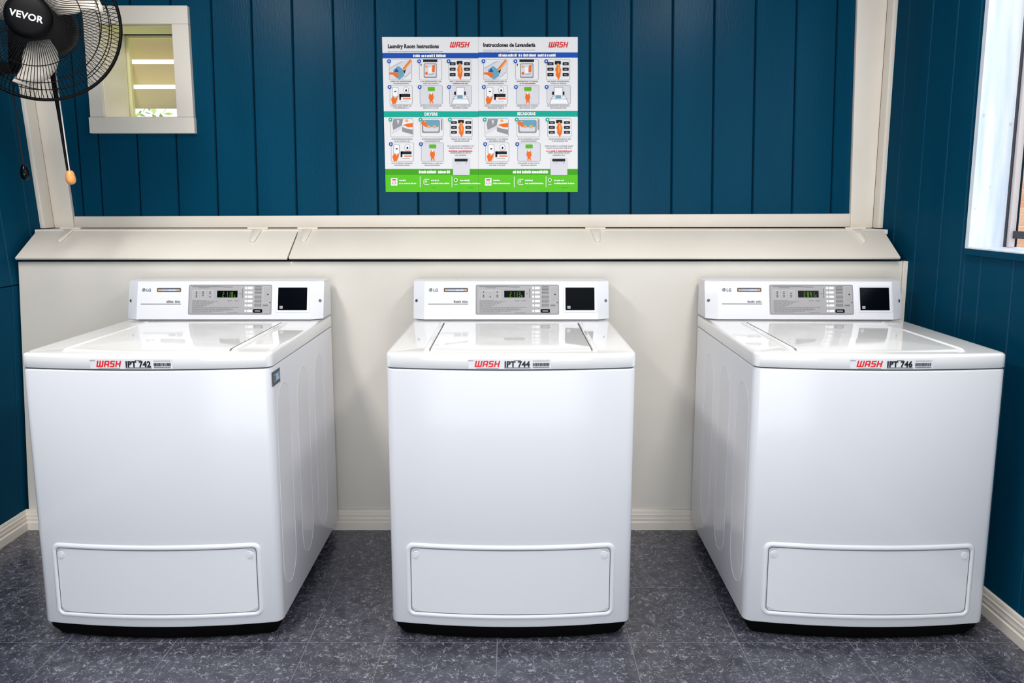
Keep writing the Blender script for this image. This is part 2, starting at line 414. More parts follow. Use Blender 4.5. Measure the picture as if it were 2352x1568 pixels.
def lid(x0, x1, x0b, x1b, lift):
    z0, z1 = 1.0415 + lift, 1.1375 + lift
    yf, yb = 2.757, 2.905
    t = Vector((0, .004, -.0078))
    q = [Vector((x0, yf, z0)), Vector((x1, yf, z0)), Vector((x1b, yb, z1)), Vector((x0b, yb, z1))]
    mb = MB().hexa([p + t for p in q], q)
    return bpart(mb, 'lid', M_trim, bevel=.0016, smooth=35)
l1 = lid(-1.800, -.815, -1.800, -.811, 0.0)
l2 = lid(-.809, 1.407, -.807, 1.407, 0.0015)
def hinge(l, xc, skew):
    nrm = Vector((0, -.544, .839)).normalized(); dn = Vector((0, -.148, -.096)).normalized()
    o = Vector((xc, 2.905, 1.1395))
    def P(u, v, h): return o + Vector((1, 0, 0)) * u + dn * v + nrm * h - bo
    mb = MB()
    L = []
    for h, s in ((0, 0), (.0045, 0), (.0060, .002)):
        out = [(-.020+s, .004+s), (.014-s, .004+s), (.008+skew-s, .070), (.005+skew-s, .082-s), (-.002+skew, .086-s), (-.008+skew+s, .082-s), (-.011+skew+s, .070)]
        L.append([P(u, v, h) for u, v in out])
    mb.loops(L)
    mb.obj('hinge', M_trim, l, smooth=40)
    kn = MB(); kn.tube([(xc-.040, 2.905-2.80, 1.1425), (xc-.012, 2.905-2.80, 1.1425), (xc-.011, 2.905-2.80, 1.1425), (xc+.036, 2.905-2.80, 1.1425)], .0042, 10)
    for u in (-.03, .026): kn.box(xc+u-.010, xc+u+.010, .105, .125, 1.138, 1.1412)
    kn.obj('hinge', M_trim, l, smooth=40)
for xc, l, sk in ((-1.672, l1, -.006), (-.962, l1, 0), (-.773, l2, 0), (.318, l2, .001), (1.304, l2, .004)):
    hinge(l, xc, sk)

# ------------------------------------------------------------------ louvred window in the back wall
win1 = struct(empty('window_1', (-1.44, 3.05, 1.50)))
wo = Vector((-1.44, 3.05, 1.50))
def w1part(mb, name, m, **k): mb.xf(Matrix.Translation(-wo)); return mb.obj(name, m, win1, **k)
yf, yb = 3.033, YP + .001
w1part(MB().box(-1.637, -1.236, yf, yb, WZ1, 1.981), 'casing_board', M_trim, bevel=.002)
w1part(MB().box(-1.642, -1.234, yf-.003, yb, 1.506, WZ0), 'casing_board', M_trim, bevel=.002)
w1part(MB().box(-1.637, WX0+.003, yf, yb, WZ0+.0005, WZ1-.0005), 'casing_board', M_trim, bevel=.002)
w1part(MB().box(WX1-.0, -1.236, yf, yb, WZ0+.0005, WZ1-.0005), 'casing_board', M_trim, bevel=.002)
w1part(MB().box(WX0-.002, WX0+.004, 3.045, 3.235, WZ0, WZ1), 'jamb', M_cream)
w1part(MB().box(WX1-.004, WX1+.002, 3.045, 3.235, WZ0, WZ1), 'jamb', M_cream)
w1part(MB().box(WX0+.004, WX1-.004, 3.0545, 3.235, WZ0+.0005, WZ0+.004), 'jamb', M_cream)
w1part(MB().box(WX0+.004, WX1-.004, 3.0545, 3.19, WZ1-.005, WZ1-.0005), 'jamb', M_yel)
w1part(MB().box(WX0-.10, WX0+.016, 3.2405, 3.262, WZ0-.05, WZ1+.05), 'louvre_stile', M_yel, bevel=.001)
w1part(MB().box(WX1+.01, WX1+.08, 3.2405, 3.262, WZ0-.05, WZ1+.05), 'louvre_stile', M_yel, bevel=.001)
w1part(MB().box(WX0+.0165, WX1+.0095, 3.2405, 3.262, on_y(350, 87, 3.24)[2], WZ1+.05), 'louvre_rail', M_yel, bevel=.001)
for yt, ybm in ((86, 137), (148, 195), (205, 250)):
    # slat: inner edge high, outer edge low
    zt, zb = on_y(350, yt, 3.27)[2], on_y(350, ybm, 3.34)[2]
    q = [(WX0-.09, 3.27, zt), (WX1+.06, 3.27, zt), (WX1+.06, 3.34, zb), (WX0-.09, 3.34, zb)]
    w1part(MB().hexa([Vector(p) for p in q], [Vector(p) + Vector((0, .003, .003)) for p in q]), 'slat', M_slat, bevel=.0008, seg=1)

# ------------------------------------------------------------------ window in the right wall
win2 = struct(empty('window_2', (XR, 1.6, RZ0)))
o2 = Vector((XR, 1.6, RZ0))
def w2part(mb, name, m, **k): mb.xf(Matrix.Translation(-o2)); return mb.obj(name, m, win2, **k)
w2part(MB().box(XR-.006, XR+.135, 2.408, 2.429, RZ0, RZ1), 'jamb', M_jamb, bevel=.002)
w2part(MB().box(XR-.006, XR+.135, RY0, RY0+.02, RZ0, RZ1), 'jamb', M_jamb, bevel=.002)
w2part(MB().box(XR-.006, XR+.155, RY0+.02, 2.408, RZ0, RZ0+.006), 'sill', M_jamb, bevel=.002)
w2part(MB().box(XR-.006, XR+.135, RY0+.02, 2.408, RZ1-.012, RZ1), 'head_board', M_jamb, bevel=.002)
xg = XR + .118
w2part(MB().box(xg-.012, xg+.006, 2.385, 2.4075, RZ0+.0065, RZ1-.012), 'frame_stile', M_frame, bevel=.0015)
w2part(MB().box(xg-.016, xg-.012, 2.398, 2.4075, RZ0+.0065, RZ1-.012), 'frame_gasket', M_framedk)
w2part(MB().box(xg-.012, xg+.006, RY0+.02, RY0+.045, RZ0+.0065, RZ1-.012), 'frame_stile', M_frame, bevel=.0015)
w2part(MB().box(xg-.004, xg+.012, RY0+.045, 2.384, RZ0+.034, RZ0+.057), 'window_bar', M_framedk, bevel=.001)
w2part(MB().box(xg-.002, xg+.01, RY0+.045, 2.384, RZ1-.04, RZ1-.013), 'window_bar', M_framedk, bevel=.001)
w2part(MB().box(xg-.001, xg+.002, RY0+.045, 2.384, RZ0+.0575, RZ1-.0405), 'pane', M_glass)
MBk = MB()
for y, z, r in ((2.4075, 1.30, .004), (2.4075, 1.47, .005), (2.4075, 1.21, .0025)):
    for k in range(1): MBk.lathe([(r, 0), (r*.7, .0006)], 9)
# a few chips in the jamb paint
chips = MB()
for x, z, r in ((XR+.006, 1.505, .0045), (XR+.092, 1.478, .0045), (XR+.045, 1.287, .002), (XR+.004, 1.22, .002)):
    n = 9; chips.poly([(x + r*math.cos(2*PI*k/n)*(.7+.5*random.random()), 2.4076, z + 1.4*r*math.sin(2*PI*k/n)) for k in range(n)])
w2part(chips, 'paint_chip', M_frame)

# ------------------------------------------------------------------ washing machines
HW, BOW, DEP = .343, .030, .700
def outline(hw, bow, yb, r, z, inset=0.0, nb=14, nc=5):
    """bowed front at y<0, rounded front corners, square back; counter-clockwise from above"""
    hw -= inset; P = []
    f = lambda x: -bow * (1 - (x / hw) ** 2) + inset
    for k in range(nc + 1):                          # front-left corner, from the side round to the front
        a = PI + (PI / 2) * k / nc
        P.append((-hw + r + r * math.cos(a), inset + r + r * math.sin(a) + (f(-hw + r) - inset) * (k / nc), z))
    for k in range(1, nb):
        x = -hw + r + (2 * hw - 2 * r) * k / nb; P.append((x, f(x), z))
    for k in range(nc + 1):
        a = -PI / 2 + (PI / 2) * k / nc
        P.append((hw - r + r * math.cos(a), inset + r + r * math.sin(a) + (f(hw - r) - inset) * (1 - k / nc), z))
    P.append((hw, yb - inset, z)); P.append((-hw, yb - inset, z))
    return P
def front_y(x, off=0.0): return -BOW * (1 - (x / HW) ** 2) - off
def rrect(x0, x1, z0, z1, r, n=6, edge=10):
    P = []
    for cx, cz, a0 in ((x1-r, z1-r, 0), (x0+r, z1-r, 90), (x0+r, z0+r, 180), (x1-r, z0+r, 270)):
        for k in range(n + 1):
            a = math.radians(a0 + 90 * k / n); P.append((cx + r*math.cos(a), cz + r*math.sin(a)))
    Q = []
    for i, p in enumerate(P):
        q = P[(i+1) % len(P)]; Q.append(p)
        if abs(q[0]-p[0]) > .1:
            for k in range(1, edge): Q.append((p[0] + (q[0]-p[0])*k/edge, p[1] + (q[1]-p[1])*k/edge))
    return Q

FACE_O = Vector((0, .572, .838)); FACE_UP = Vector((0, .030, .127)).normalized(); FACE_N = Vector((0, -FACE_UP.z, FACE_UP.y))
def face(u, v, h=0.0): return FACE_O + Vector((u, 0, 0)) + FACE_UP * v + FACE_N * h
def frect(mb, u0, v0, u1, v1, h, mi=0, t=None):
    if t is None: mb.poly([face(u0, v0, h), face(u1, v0, h), face(u1, v1, h), face(u0, v1, h)], mi)
    else:
        mb.hexa([face(u0, v0, h-t), face(u1, v0, h-t), face(u1, v1, h-t), face(u0, v1, h-t)], [face(u0, v0, h), face(u1, v0, h), face(u1, v1, h), face(u0, v1, h)], mi)
def fround(mb, u0, v0, u1, v1, r, h0, h1, mi=0, bev=.0008):
    o = rrect(u0, u1, v0, v1, r, 5, 2); o2_ = rrect(u0+bev, u1-bev, v0+bev, v1-bev, max(r-bev, .0005), 5, 2)
    if len(o) != len(o2_): o = rrect(u0, u1, v0, v1, r, 5, 1); o2_ = rrect(u0+bev, u1-bev, v0+bev, v1-bev, max(r-bev, .0005), 5, 1)
    mb.loops([[face(u, v, h0) for u, v in o], [face(u, v, h1-bev) for u, v in o], [face(u, v, h1) for u, v in o2_]], True, True, mi)

SEG = {'0': 'abcdef', '1': 'bc', '2': 'abged', '3': 'abgcd', '4': 'fgbc', 'c': 'ged', ' ': ''}
def digit(mb, ch, u, v, w_, h_, hh):
    t = w_ * .22
    R = {'a': (0, h_-t, w_, h_), 'd': (0, 0, w_, t), 'g': (0, h_/2-t/2, w_, h_/2+t/2), 'f': (0, h_/2, t, h_), 'e': (0, 0, t, h_/2), 'b': (w_-t, h_/2, w_, h_), 'c': (w_-t, 0, w_, h_/2)}
    for s in SEG[ch]:
        a = R[s]; frect(mb, u+a[0], v+a[1], u+a[2], v+a[3], hh)
rr = random.Random(3)

def build_washer(number, cx, rot, stick_off, digits, side_label, label):
    W = tag(empty('washing_machine', (cx, 2.044, 0), (0, 0, rot)), label, 'washing machine', 'top-load washing machines in a row')
    # black plinth
    mb = MB(); L = [outline(HW-.006, BOW, DEP-.02, .018, z, ins) for z, ins in ((.0, .024), (.004, .020), (.030, .006), (.046, .004))]
    mb.loops(L); mb.obj('plinth', M_black, W, smooth=40)
    # cabinet
    mb = MB(); L = [outline(HW, BOW, DEP, .022, z, i) for z, i in ((.045, .004), (.047, .0012), (.050, 0), (.785, 0), (.7885, .001), (.7900, .003))]
    mb.loops(L); mb.obj('cabinet', M_white, W, smooth=40)
    mb = MB(); mb.loops([outline(HW, BOW, DEP, .022, z, .0035) for z in (.7895, .7938)]); mb.obj('seam_shade', M_gap, W, smooth=40)  # dark strip added to paint the shade in the seam below the cover
    # embossed side channels
    for sx in (-1, 1):
        for y0, y1 in ((.032, .164), (.235, .367), (.438, .566)):
            mb = MB(); hw_, hh = (y1-y0)/2, .305; yc, zc = (y0+y1)/2, .425
            def ring(k, n=14):
                P = []
                for i in range(n+1): a = PI*i/n; P.append((yc + (hw_-k)*math.cos(a), zc + hh - .085 + (.085-k)*math.sin(a)))
                for i in range(n+1): a = PI + PI*i/n; P.append((yc + (hw_-k)*math.cos(a), zc - hh + .085 + (.085-k)*math.sin(a)))
                return P
            X = lambda h: sx * (HW + h)
            mb.loops([[(X(-.001), y, z) for y, z in ring(0)], [(X(.0002), y, z) for y, z in ring(0)], [(X(.0011), y, z) for y, z in ring(.0016)], [(X(.0011), y, z) for y, z in ring(.0036)],
                      [(X(.0002), y, z) for y, z in ring(.0052)]], False, True)
            mb.obj('side_channel', M_white, W, smooth=18)
    # front service panel: raised rim, inset plate and two plugs
    x0, x1, z0, z1 = -.296, .293, .072, .289
    mb = MB(); L = []
    for k, h in ((-.003, -.001), (-.002, .001), (.001, .0038), (.005, .0052), (.009, .0044), (.0115, .0018), (.012, -.001)):
        L.append([(x, front_y(x, h), z) for x, z in rrect(x0+k, x1-k, z0+k, z1-k, .022-k, 6, 12)])
    mb.loops(L, False, False); rim = mb.obj('service_panel', M_white, W, smooth=60)
    mb = MB(); L = []
    for k, h in ((.0135, -.001), (.0135, .0008), (.0150, .0020)):
        L.append([(x, front_y(x, h), z) for x, z in rrect(x0+k, x1-k, z0+k, z1-k, .020-k*.6, 6, 12)])
    mb.loops(L, False, False)
    # plate face as a bowed grid
    q = rrect(x0+.0150, x1-.0150, z0+.0150, z1-.0150, .020-.009, 6, 12)
    nn = 24; xa, xb = x0+.0150, x1-.0150; rr_ = .011
    cols = []
    for i in range(nn+1):
        x = xa + (xb-xa)*i/nn; d = min(x-xa, xb-x); e = rr_ - math.sqrt(max(0, rr_**2-(rr_-min(d, rr_))**2)) if d < rr_ else 0
        cols.append([(x, front_y(x, .0020), z0+.0150+e), (x, front_y(x, .0020), z1-.0150-e)])
    o = len(mb.v); mb.v += [p for c_ in cols for p in c_]
    for i in range(nn): mb.f.append((o+2*i, o+2*i+2, o+2*i+3, o+2*i+1)); mb.m.append(0)
    plate = mb.obj('panel_plate', M_white, rim, smooth=50)
    mb = MB(); L = []
    for k, h in ((.0120, .0004), (.0138, .0004)):
        L.append([(x, front_y(x, h), z) for x, z in rrect(x0+k, x1-k, z0+k, z1-k, .020-k*.6, 6, 12)])
    mb.loops(L, False, False); mb.obj('panel_gap', M_gap, rim)
    for xp in (-.268, .262):
        mb = MB().lathe([(.0105, -.001), (.0105, .0008), (.0095, .0016), (.0082, .0016), (.0075, .0006), (.0068, .0006), (.006, .0018), (.002, .002)], 28)
        mb.xf(Matrix.Translation((xp, front_y(xp, .002), .257)) @ Matrix.Rotation(PI/2, 4, 'X')); mb.obj('plug', M_white, rim, smooth=50)
    # top cover
    mb = MB(); L = [outline(HW+.001, BOW, DEP, .022, z, i) for z, i in ((.7930, .004), (.7935, .001), (.795, 0), (.825, 0), (.8290, .0010), (.8318, .0032), (.8332, .0065), (.8338, .012))]
    mb.loops(L, True, True); top = mb.obj('top_cover', M_whitetop, W, smooth=40)
    # lid: shallow crown between two rails
    mb = MB(); nx, ny = 32, 8; lx = .222; grid = []
    ya, yb_ = .022, .520
    def lz(x, y):
        e = min((y-ya)/.010, 1, (yb_-y)/.02 if y > yb_-.02 else 1)
        arc = .050 + .150*(1-(x/lx)**2)
        return .8336 + (.0048 + .0006*(1-(x/lx)**2) - max(0, arc-y)*.022) * max(0, math.sin(e*PI/2))
    yl = [ya, ya+.002, ya+.005, ya+.010] + [ya+.018+.0125*k for k in range(16)] + [.28, .38, .48, yb_-.02, yb_-.008, yb_]
    for y in yl: grid.append([(-lx + 2*lx*i/nx, y - (.012*(1-((-lx+2*lx*i/nx)/lx)**2) if y < .05 else 0), lz(-lx + 2*lx*i/nx, y)) for i in range(nx+1)])
    mb.loops(grid, False, False, closed=False); ld = mb.obj('lid', M_whitetop, W, smooth=60)
    for sx in (-1, 1):
        for xw, hh, w2 in ((.2335, .0075, .0080), (.2215, .0008, .0010)):
            if w2 < .002: continue
            mb = MB(); L = []
            for y, s in ((.026, .3), (.034, 1), (.50, 1), (.510, .3)):
                L.append([(sx*xw + a*w2, y, .8334 + b*hh*s) for a, b in ((-1, -.05), (-.9, .55), (-.5, .95), (.0, 1), (.5, .95), (.9, .55), (1, -.05))])
            mb.loops(L, True, True); mb.obj('lid_rail', M_whitetop, ld, smooth=60)
        mb = MB().box(sx*.2247-.0009, sx*.2247+.0009, .030, .505, .8335, .8352); mb.obj('lid_seam', M_gap, ld)
    # console
    mb = MB()
    def cl(z, s, f_=0):
        y = .030 * (z - .838) / .127
        return [(-.302+s*.3, .572+y+s, z), (.302-s*.3, .572+y+s, z), (.342-s, .594+y+s, z), (.342-s, .712-s, z), (-.342+s, .712-s, z), (-.342+s, .594+y+s, z)]
    mb.loops([cl(.8365, .004), cl(.838, .0005), cl(.840, 0), cl(.962, 0), cl(.9665, .0015), cl(.969, .005), cl(.970, .012)]); con = mb.obj('console', M_white, W, smooth=25)
    MB().box(-.300, .300, .582, .70, .8336, .8385).obj('console_gap', M_gap, con)  # dark block painting the shadow line below the console
    # control panel
    g = lambda X, Y: ((X / 10.94 - 91) / 662, (96 - Y / 10.94) / 662)
    mb = MB(); a = g(100, 935); b = g(2205, 170); fround(mb, a[0], a[1], b[0], b[1], .006, -.0005, .0012); cp = mb.obj('control_panel', M_grey, con, smooth=30)
    def gr(mb, X0, Y0_, X1, Y1_, h, mi=0): a_ = g(X0, Y1_); b_ = g(X1, Y0_); frect(mb, a_[0], a_[1], b_[0], b_[1], h, mi)
    pr = MB()
    # printed outlines, rules and small illegible legends
    def box_lines(X0, Y0_, X1, Y1_, t=7, mi=1):
        gr(pr, X0, Y0_, X1, Y0_+t, .00135, mi); gr(pr, X0, Y1_-t, X1, Y1_, .00135, mi); gr(pr, X0, Y0_, X0+t, Y1_, .00135, mi); gr(pr, X1-t, Y0_, X1, Y1_, .00135, mi)
    box_lines(120, 190, 2190, 915, 9, 0)
    box_lines(195, 310, 735, 540, 7, 1)
    for X in (300, 468, 645):
        box_lines(X-60, 325, X+60, 525, 6, 1)
        for Y in (358, 400, 445, 483):
            if rr.random() < .8: gr(pr, X-14, Y-13, X+14, Y+13, .0014, 2)
    box_lines(1985, 215, 2180, 630, 7, 1); box_lines(1515, 205, 1745, 745, 6, 1)
    for Y, X0, X1 in ((222, 190, 950), (232, 960, 1210), (252, 350, 620), (580, 1090, 1200), (582, 1260, 1370)):
        gr(pr, X0, Y-9, X1, Y+9, .0014, 0)
    for k in range(13):
        Y = 575 + k*25; X = 205
        end = [560, 850, 760, 700, 640, 560, 480, 1380, 1190, 1250, 1160, 980, 690][k]
        while X < end:
            w_ = rr.uniform(30, 110); gr(pr, X, Y-5, min(X+w_, end), Y+5, .0014, 0); X += w_ + rr.uniform(8, 18)
    gr(pr, 1095, 878, 1360, 888, .0014, 0)
    gr(pr, 1385, 385, 1420, 415, .0014, 0); gr(pr, 1452, 270, 1475, 510, .0014, 0)
    for Y in (225, 285, 375, 485, 592, 695): gr(pr, 1770, Y-(12 if Y == 225 else 36), 1940, Y+(12 if Y == 225 else 36), .00136, 0)
    for Y in (265, 355, 395, 465, 505, 575, 610, 680, 710): gr(pr, 1785, Y-5, 1925, Y+5, .0014, 3)
    gr(pr, 2085, 405, 2120, 435, .0014, 2); gr(pr, 2145, 610, 2175, 635, .0014, 2); gr(pr, 1985, 680, 2110, 715, .0014, 0)
    tag(pr.obj('panel_print', [M_greydk, M_greylt, M_ink, M_grey], cp), kind='stuff')
    # display
    mb = MB(); a = g(822, 498); b = g(1338, 325); frect(mb, a[0], a[1], b[0], b[1], .0018, 0, .001); ds = mb.obj('display', M_blackgloss, cp)
    mb = MB()
    for ch, X in zip(digits, (965, 1055, 1120, 1190, 1255)):
        a = g(X, 480); digit(mb, ch, a[0], a[1], .0045 if ch != 'c' else .004, .0165 if ch != 'c' else .012, .0022)
    mb.obj('digits', M_lcd, ds)
    for Y in (257, 372, 480, 590, 700, 838):
        mb = MB(); a = g(1528, Y+30); b = g(1575, Y-30); fround(mb, a[0], a[1], b[0], b[1], .0015, .001, .0024, 0, .0004)
        a = g(1592, Y+30); b = g(1718, Y-30); fround(mb, a[0], a[1], b[0], b[1], .0018, .001, .0024, 0, .0004)
        mb.obj('button', M_button, cp, smooth=40)
    mb = MB(); a = g(1742, 885); b = g(1972, 795); fround(mb, a[0], a[1], b[0], b[1], .003, .001, .0026, 0, .0005)
    pb = mb.obj('button', M_blackgloss, cp, smooth=40); pb['label'] = 'black start button'
    mb = MB(); X = 1785
    while X < 1925: gr(mb, X, 828, X+22, 852, .0028); X += 29
    mb.obj('button_legend', M_greylt, pb)
    # card reader
    mb = MB(); fround(mb, .181, .024, .299, .119, .004, -.0005, .0022, 0, .001); bz = mb.obj('card_reader', M_plastic, con, smooth=40)
    mb = MB(); fround(mb, .189, .032, .290, .111, .0012, .001, .0032, 0, .0006); scn = mb.obj('reader_screen', M_blackgloss, bz, smooth=40)
    mb = MB(); frect(mb, .1955, .037, .2060, .0465, .0036); frect(mb, .1975, .040, .2000, .0445, .0038, 1); frect(mb, .2015, .0395, .2042, .043, .0038, 1)
    mb.obj('reader_sticker', [M_greylt, M_greydk], scn)
    # maker's mark, badge, series line
    mb = MB(); n = 28; c0 = (-.2805, .1025); R_ = .0062
    pp = [(c0[0]+R_*math.cos(2*PI*k/n), c0[1]+R_*math.sin(2*PI*k/n)) for k in range(n)]
    mb.poly([face(u, v, .0004) for u, v in pp])
    arc = [(c0[0]+.0046*math.cos(math.radians(t_)), c0[1]+.0046*math.sin(math.radians(t_))) for t_ in range(90, 361, 18)]
    arci = [(c0[0]+.0038*math.cos(math.radians(t_)), c0[1]+.0038*math.sin(math.radians(t_))) for t_ in range(90, 361, 18)]
    for i in range(len(arc)-1): mb.poly([face(*p, .0006) for p in (arc[i], arc[i+1], arci[i+1], arci[i])], 1)
    frect(mb, c0[0]+.0008, c0[1]-.0004, c0[0]+.0046, c0[1]+.0004, .0006, 1)
    frect(mb, c0[0]-.0005, c0[1]-.0022, c0[0]+.0003, c0[1]+.0024, .0006, 1); frect(mb, c0[0]-.0005, c0[1]-.0022, c0[0]+.0012, c0[1]-.0014, .0006, 1)
    Mf = Matrix.Translation(face(-.2715, .0970, .0005)) @ Matrix(((1, 0, 0, 0), (0, FACE_UP.y, FACE_N.y, 0), (0, FACE_UP.z, FACE_N.z, 0), (0, 0, 0, 1)))
    text_mb('LG', .0150, bold=.0004, sx=.88, mb=mb, M=Mf)
    lg = mb.obj('logo', [M_badge, M_paper], con)
    mb = MB(); fround(mb, -.2345, .0955, -.1505, .1095, .003, -.0005, .0012, 0, .0005)
    frect(mb, -.2305, .0995, -.2200, .1050, .0015, 1); frect(mb, -.2195, .0995, -.1640, .1050, .0015, 2); frect(mb, -.1635, .0995, -.1545, .1050, .0015, 1)
    for k in range(6): frect(mb, -.192+k*.0045, .1003, -.1895+k*.0045, .1042, .0017, 3)
    mb.obj('badge', [M_badge, M_gold, M_badgel, M_paper], con, smooth=40)
    mb = MB(); frect(mb, -.2885, .0520, -.1490, .0545, .0004)
    for u0, u1 in ((-.1995, -.1945), (-.1935, -.1885), (-.1875, -.1840), (-.1832, -.1800), (-.1792, -.1755), (-.1700, -.1665), (-.1655, -.1625), (-.1615, -.1590), (-.1580, -.1550), (-.1540, -.1515)):
        frect(mb, u0, .0575, u1, .0575+rr.uniform(.0055, .009), .0004)
    tag(mb.obj('series_print', M_greydk, con), kind='stuff')
    for sx in (-1, 1):
        mb = MB().lathe([(.0052, -.003), (.0052, .0008), (.0040, .0020), (.0015, .0022)], 18)
        nrm = Vector((sx*.022, -.040, .006)).normalized(); nrm = Vector((sx*.45, -.87, .2)).normalized()
        mb.xf(Matrix.Translation((sx*.331, .6020, .900)) @ nrm.to_track_quat('Z', 'Y').to_matrix().to_4x4()); mb.obj('screw', M_screw, con, smooth=40)
    # number sticker on the top cover's front edge
    so = stick_off
    def cov(u, v, h=0.0): x = u + so; return Vector((x, -BOW*(1-(x/(HW+.001))**2) - .0006 - h, v))
    mb = MB(); nseg = 10; u0, u1 = -.118, .106
    for i in range(nseg):
        a = u0+(u1-u0)*i/nseg; b = u0+(u1-u0)*(i+1)/nseg; mb.poly([cov(a, .7955), cov(b, .7955), cov(b, .8225), cov(a, .8225)])
    st = mb.obj('number_sticker', M_paper, W)
    mb = MB(); wash_mb(mb, -.1015, .8005, .0700, .0175, lambda u, v, h: cov(u, v, .0006+h)); mb.obj('lettering', M_red, st)
    mb = MB(); Mt = Matrix.Translation((0, 0, 0))
    tm = text_mb('IPT ' + number, .0222, bold=.00100, sx=.93)
    for i, v in enumerate(tm.v): tm.v[i] = tuple(cov(v[0]-.0205, v[1]+.8010, .0007))
    tm.obj('lettering', M_ink, st)
    mb = MB(); ru = random.Random(int(number)); u = .056
    while u < .1005:
        w_ = ru.uniform(.0006, .0022); mb.poly([cov(u, .8030, .0006), cov(min(u+w_, .101), .8030, .0006), cov(min(u+w_, .101), .8120, .0006), cov(u, .8120, .0006)]); u += w_ + ru.uniform(.0004, .0010)
    def micro(u0, u1, v, h, mi=0, gap=.0006):
        u = u0
        while u < u1:
            w_ = ru.uniform(.0012, .0030); e = min(u+w_, u1); mb.poly([cov(u, v, .0006), cov(e, v, .0006), cov(e, v+h, .0006), cov(u, v+h, .0006)], mi); u += w_ + gap
    micro(.056, .101, .8165, .0016, 1); micro(.056, .101, .7980, .0030, 1); micro(-.0205, .0500, .7975, .0018, 0, .0004); micro(.006, .024, .8178, .0016); micro(-.1185, -.1035, .8172, .0012, 1, .0001)
    micro(-.097, -.036, .7968, .0010, 1, .0001)
    tag(mb.obj('barcode_print', [M_ink, M_greydk], st), kind='stuff')
    if side_label:
        mb = MB(); X = HW + .0008
        mb.box(X-.001, X, .008, .074, .7365, .7770)
        mb.poly([(X+.0003, .014, .7465), (X+.0003, .068, .7465), (X+.0003, .068, .7690), (X+.0003, .014, .7690)], 1)
        mb.poly([(X+.0005, .018, .7510), (X+.0005, .034, .7510), (X+.0005, .034, .7640), (X+.0005, .018, .7640)], 2)
        for k in range(4): mb.poly([(X+.0005, .038, .7500+k*.0045), (X+.0005, .064-k*.004, .7500+k*.0045), (X+.0005, .064-k*.004, .7520+k*.0045), (X+.0005, .038, .7520+k*.0045)], 3)
        sl = mb.obj('side_label', [M_label, M_labelb, M_badge, M_paper], W); sl['label'] = 'small black and blue rating label'
    return W
build_washer('742', -1.003, 0, -.019, '2110c', True, 'white top-load washing machine numbered IPT 742, nearest the fan and the left wall')
build_washer('744', -.003, 0, .003, '2113c', False, 'white top-load washing machine numbered IPT 744, below the instruction posters')
build_washer('746', 1.010, math.radians(-1.0), .022, '2041c', False, 'white top-load washing machine numbered IPT 746, nearest the bright window')

# ------------------------------------------------------------------ instruction posters
YPO = 3.0515
C_paper, C_blue, C_teal, C_gr1, C_gr2, C_org, C_blk, C_lgy, C_mgy, C_sky, C_red, C_grn, C_wht, C_org2 = range(14)
PM = [mat(n, rgb(*c), .5, spec=.2) for n, c in (('poster_paper', (238, 236, 238)), ('poster_blue', (10, 78, 178)), ('poster_teal', (0, 172, 152)), ('poster_green_dark', (66, 165, 14)), ('poster_green', (92, 200, 28)),
     ('poster_orange', (244, 112, 24)), ('poster_black', (26, 26, 32)), ('poster_light_grey', (222, 221, 228)), ('poster_grey', (150, 150, 156)), ('poster_sky', (108, 164, 190)), ('poster_red', (228, 30, 36)),
     ('poster_leaf', (92, 184, 24)), ('poster_white', (248, 248, 250)), ('poster_orange_light', (248, 172, 84)))]
def P2(px, py, l): x, y, z = on_y(px, py, YPO); return (x, YPO - .0004*l, z)
class Print:
    def __init__(s): s.mb = MB()
    def rect(s, x0, y0, x1, y1, mi, l=1): s.mb.poly([P2(x0, y1, l), P2(x1, y1, l), P2(x1, y0, l), P2(x0, y0, l)], mi)
    def poly(s, pts_, mi, l=1): s.mb.poly([P2(x, y, l) for x, y in pts_], mi)
    def ell(s, cx, cy, rx, ry, mi, l=1, n=16): s.poly([(cx+rx*math.cos(2*PI*k/n), cy+ry*math.sin(2*PI*k/n)) for k in range(n)], mi, l)
    def rr(s, x0, y0, x1, y1, r, mi, l=1): s.poly(rrect(x0, x1, y0, y1, r, 4, 1), mi, l)
    def line(s, x0, y0, x1, y1, w_, mi, l=1):
        d = Vector((x1-x0, y1-y0)).normalized(); n = Vector((-d.y, d.x))*w_/2
        s.poly([(x0+n.x, y0+n.y), (x1+n.x, y1+n.y), (x1-n.x, y1-n.y), (x0-n.x, y0-n.y)], mi, l)
    def words(s, x0, x1, y, h, mi, seed=0, l=1, blk=(2.2, 4.6)):
        r = random.Random(seed + int(x0*7+y)); x = x0
        while x < x1:
            w_ = min(r.uniform(*blk), x1-x); s.rect(x, y+r.uniform(0, .25)*h, x+w_, y+h, mi, l); x += w_ + (.5 if r.random() < .75 else 1.8)
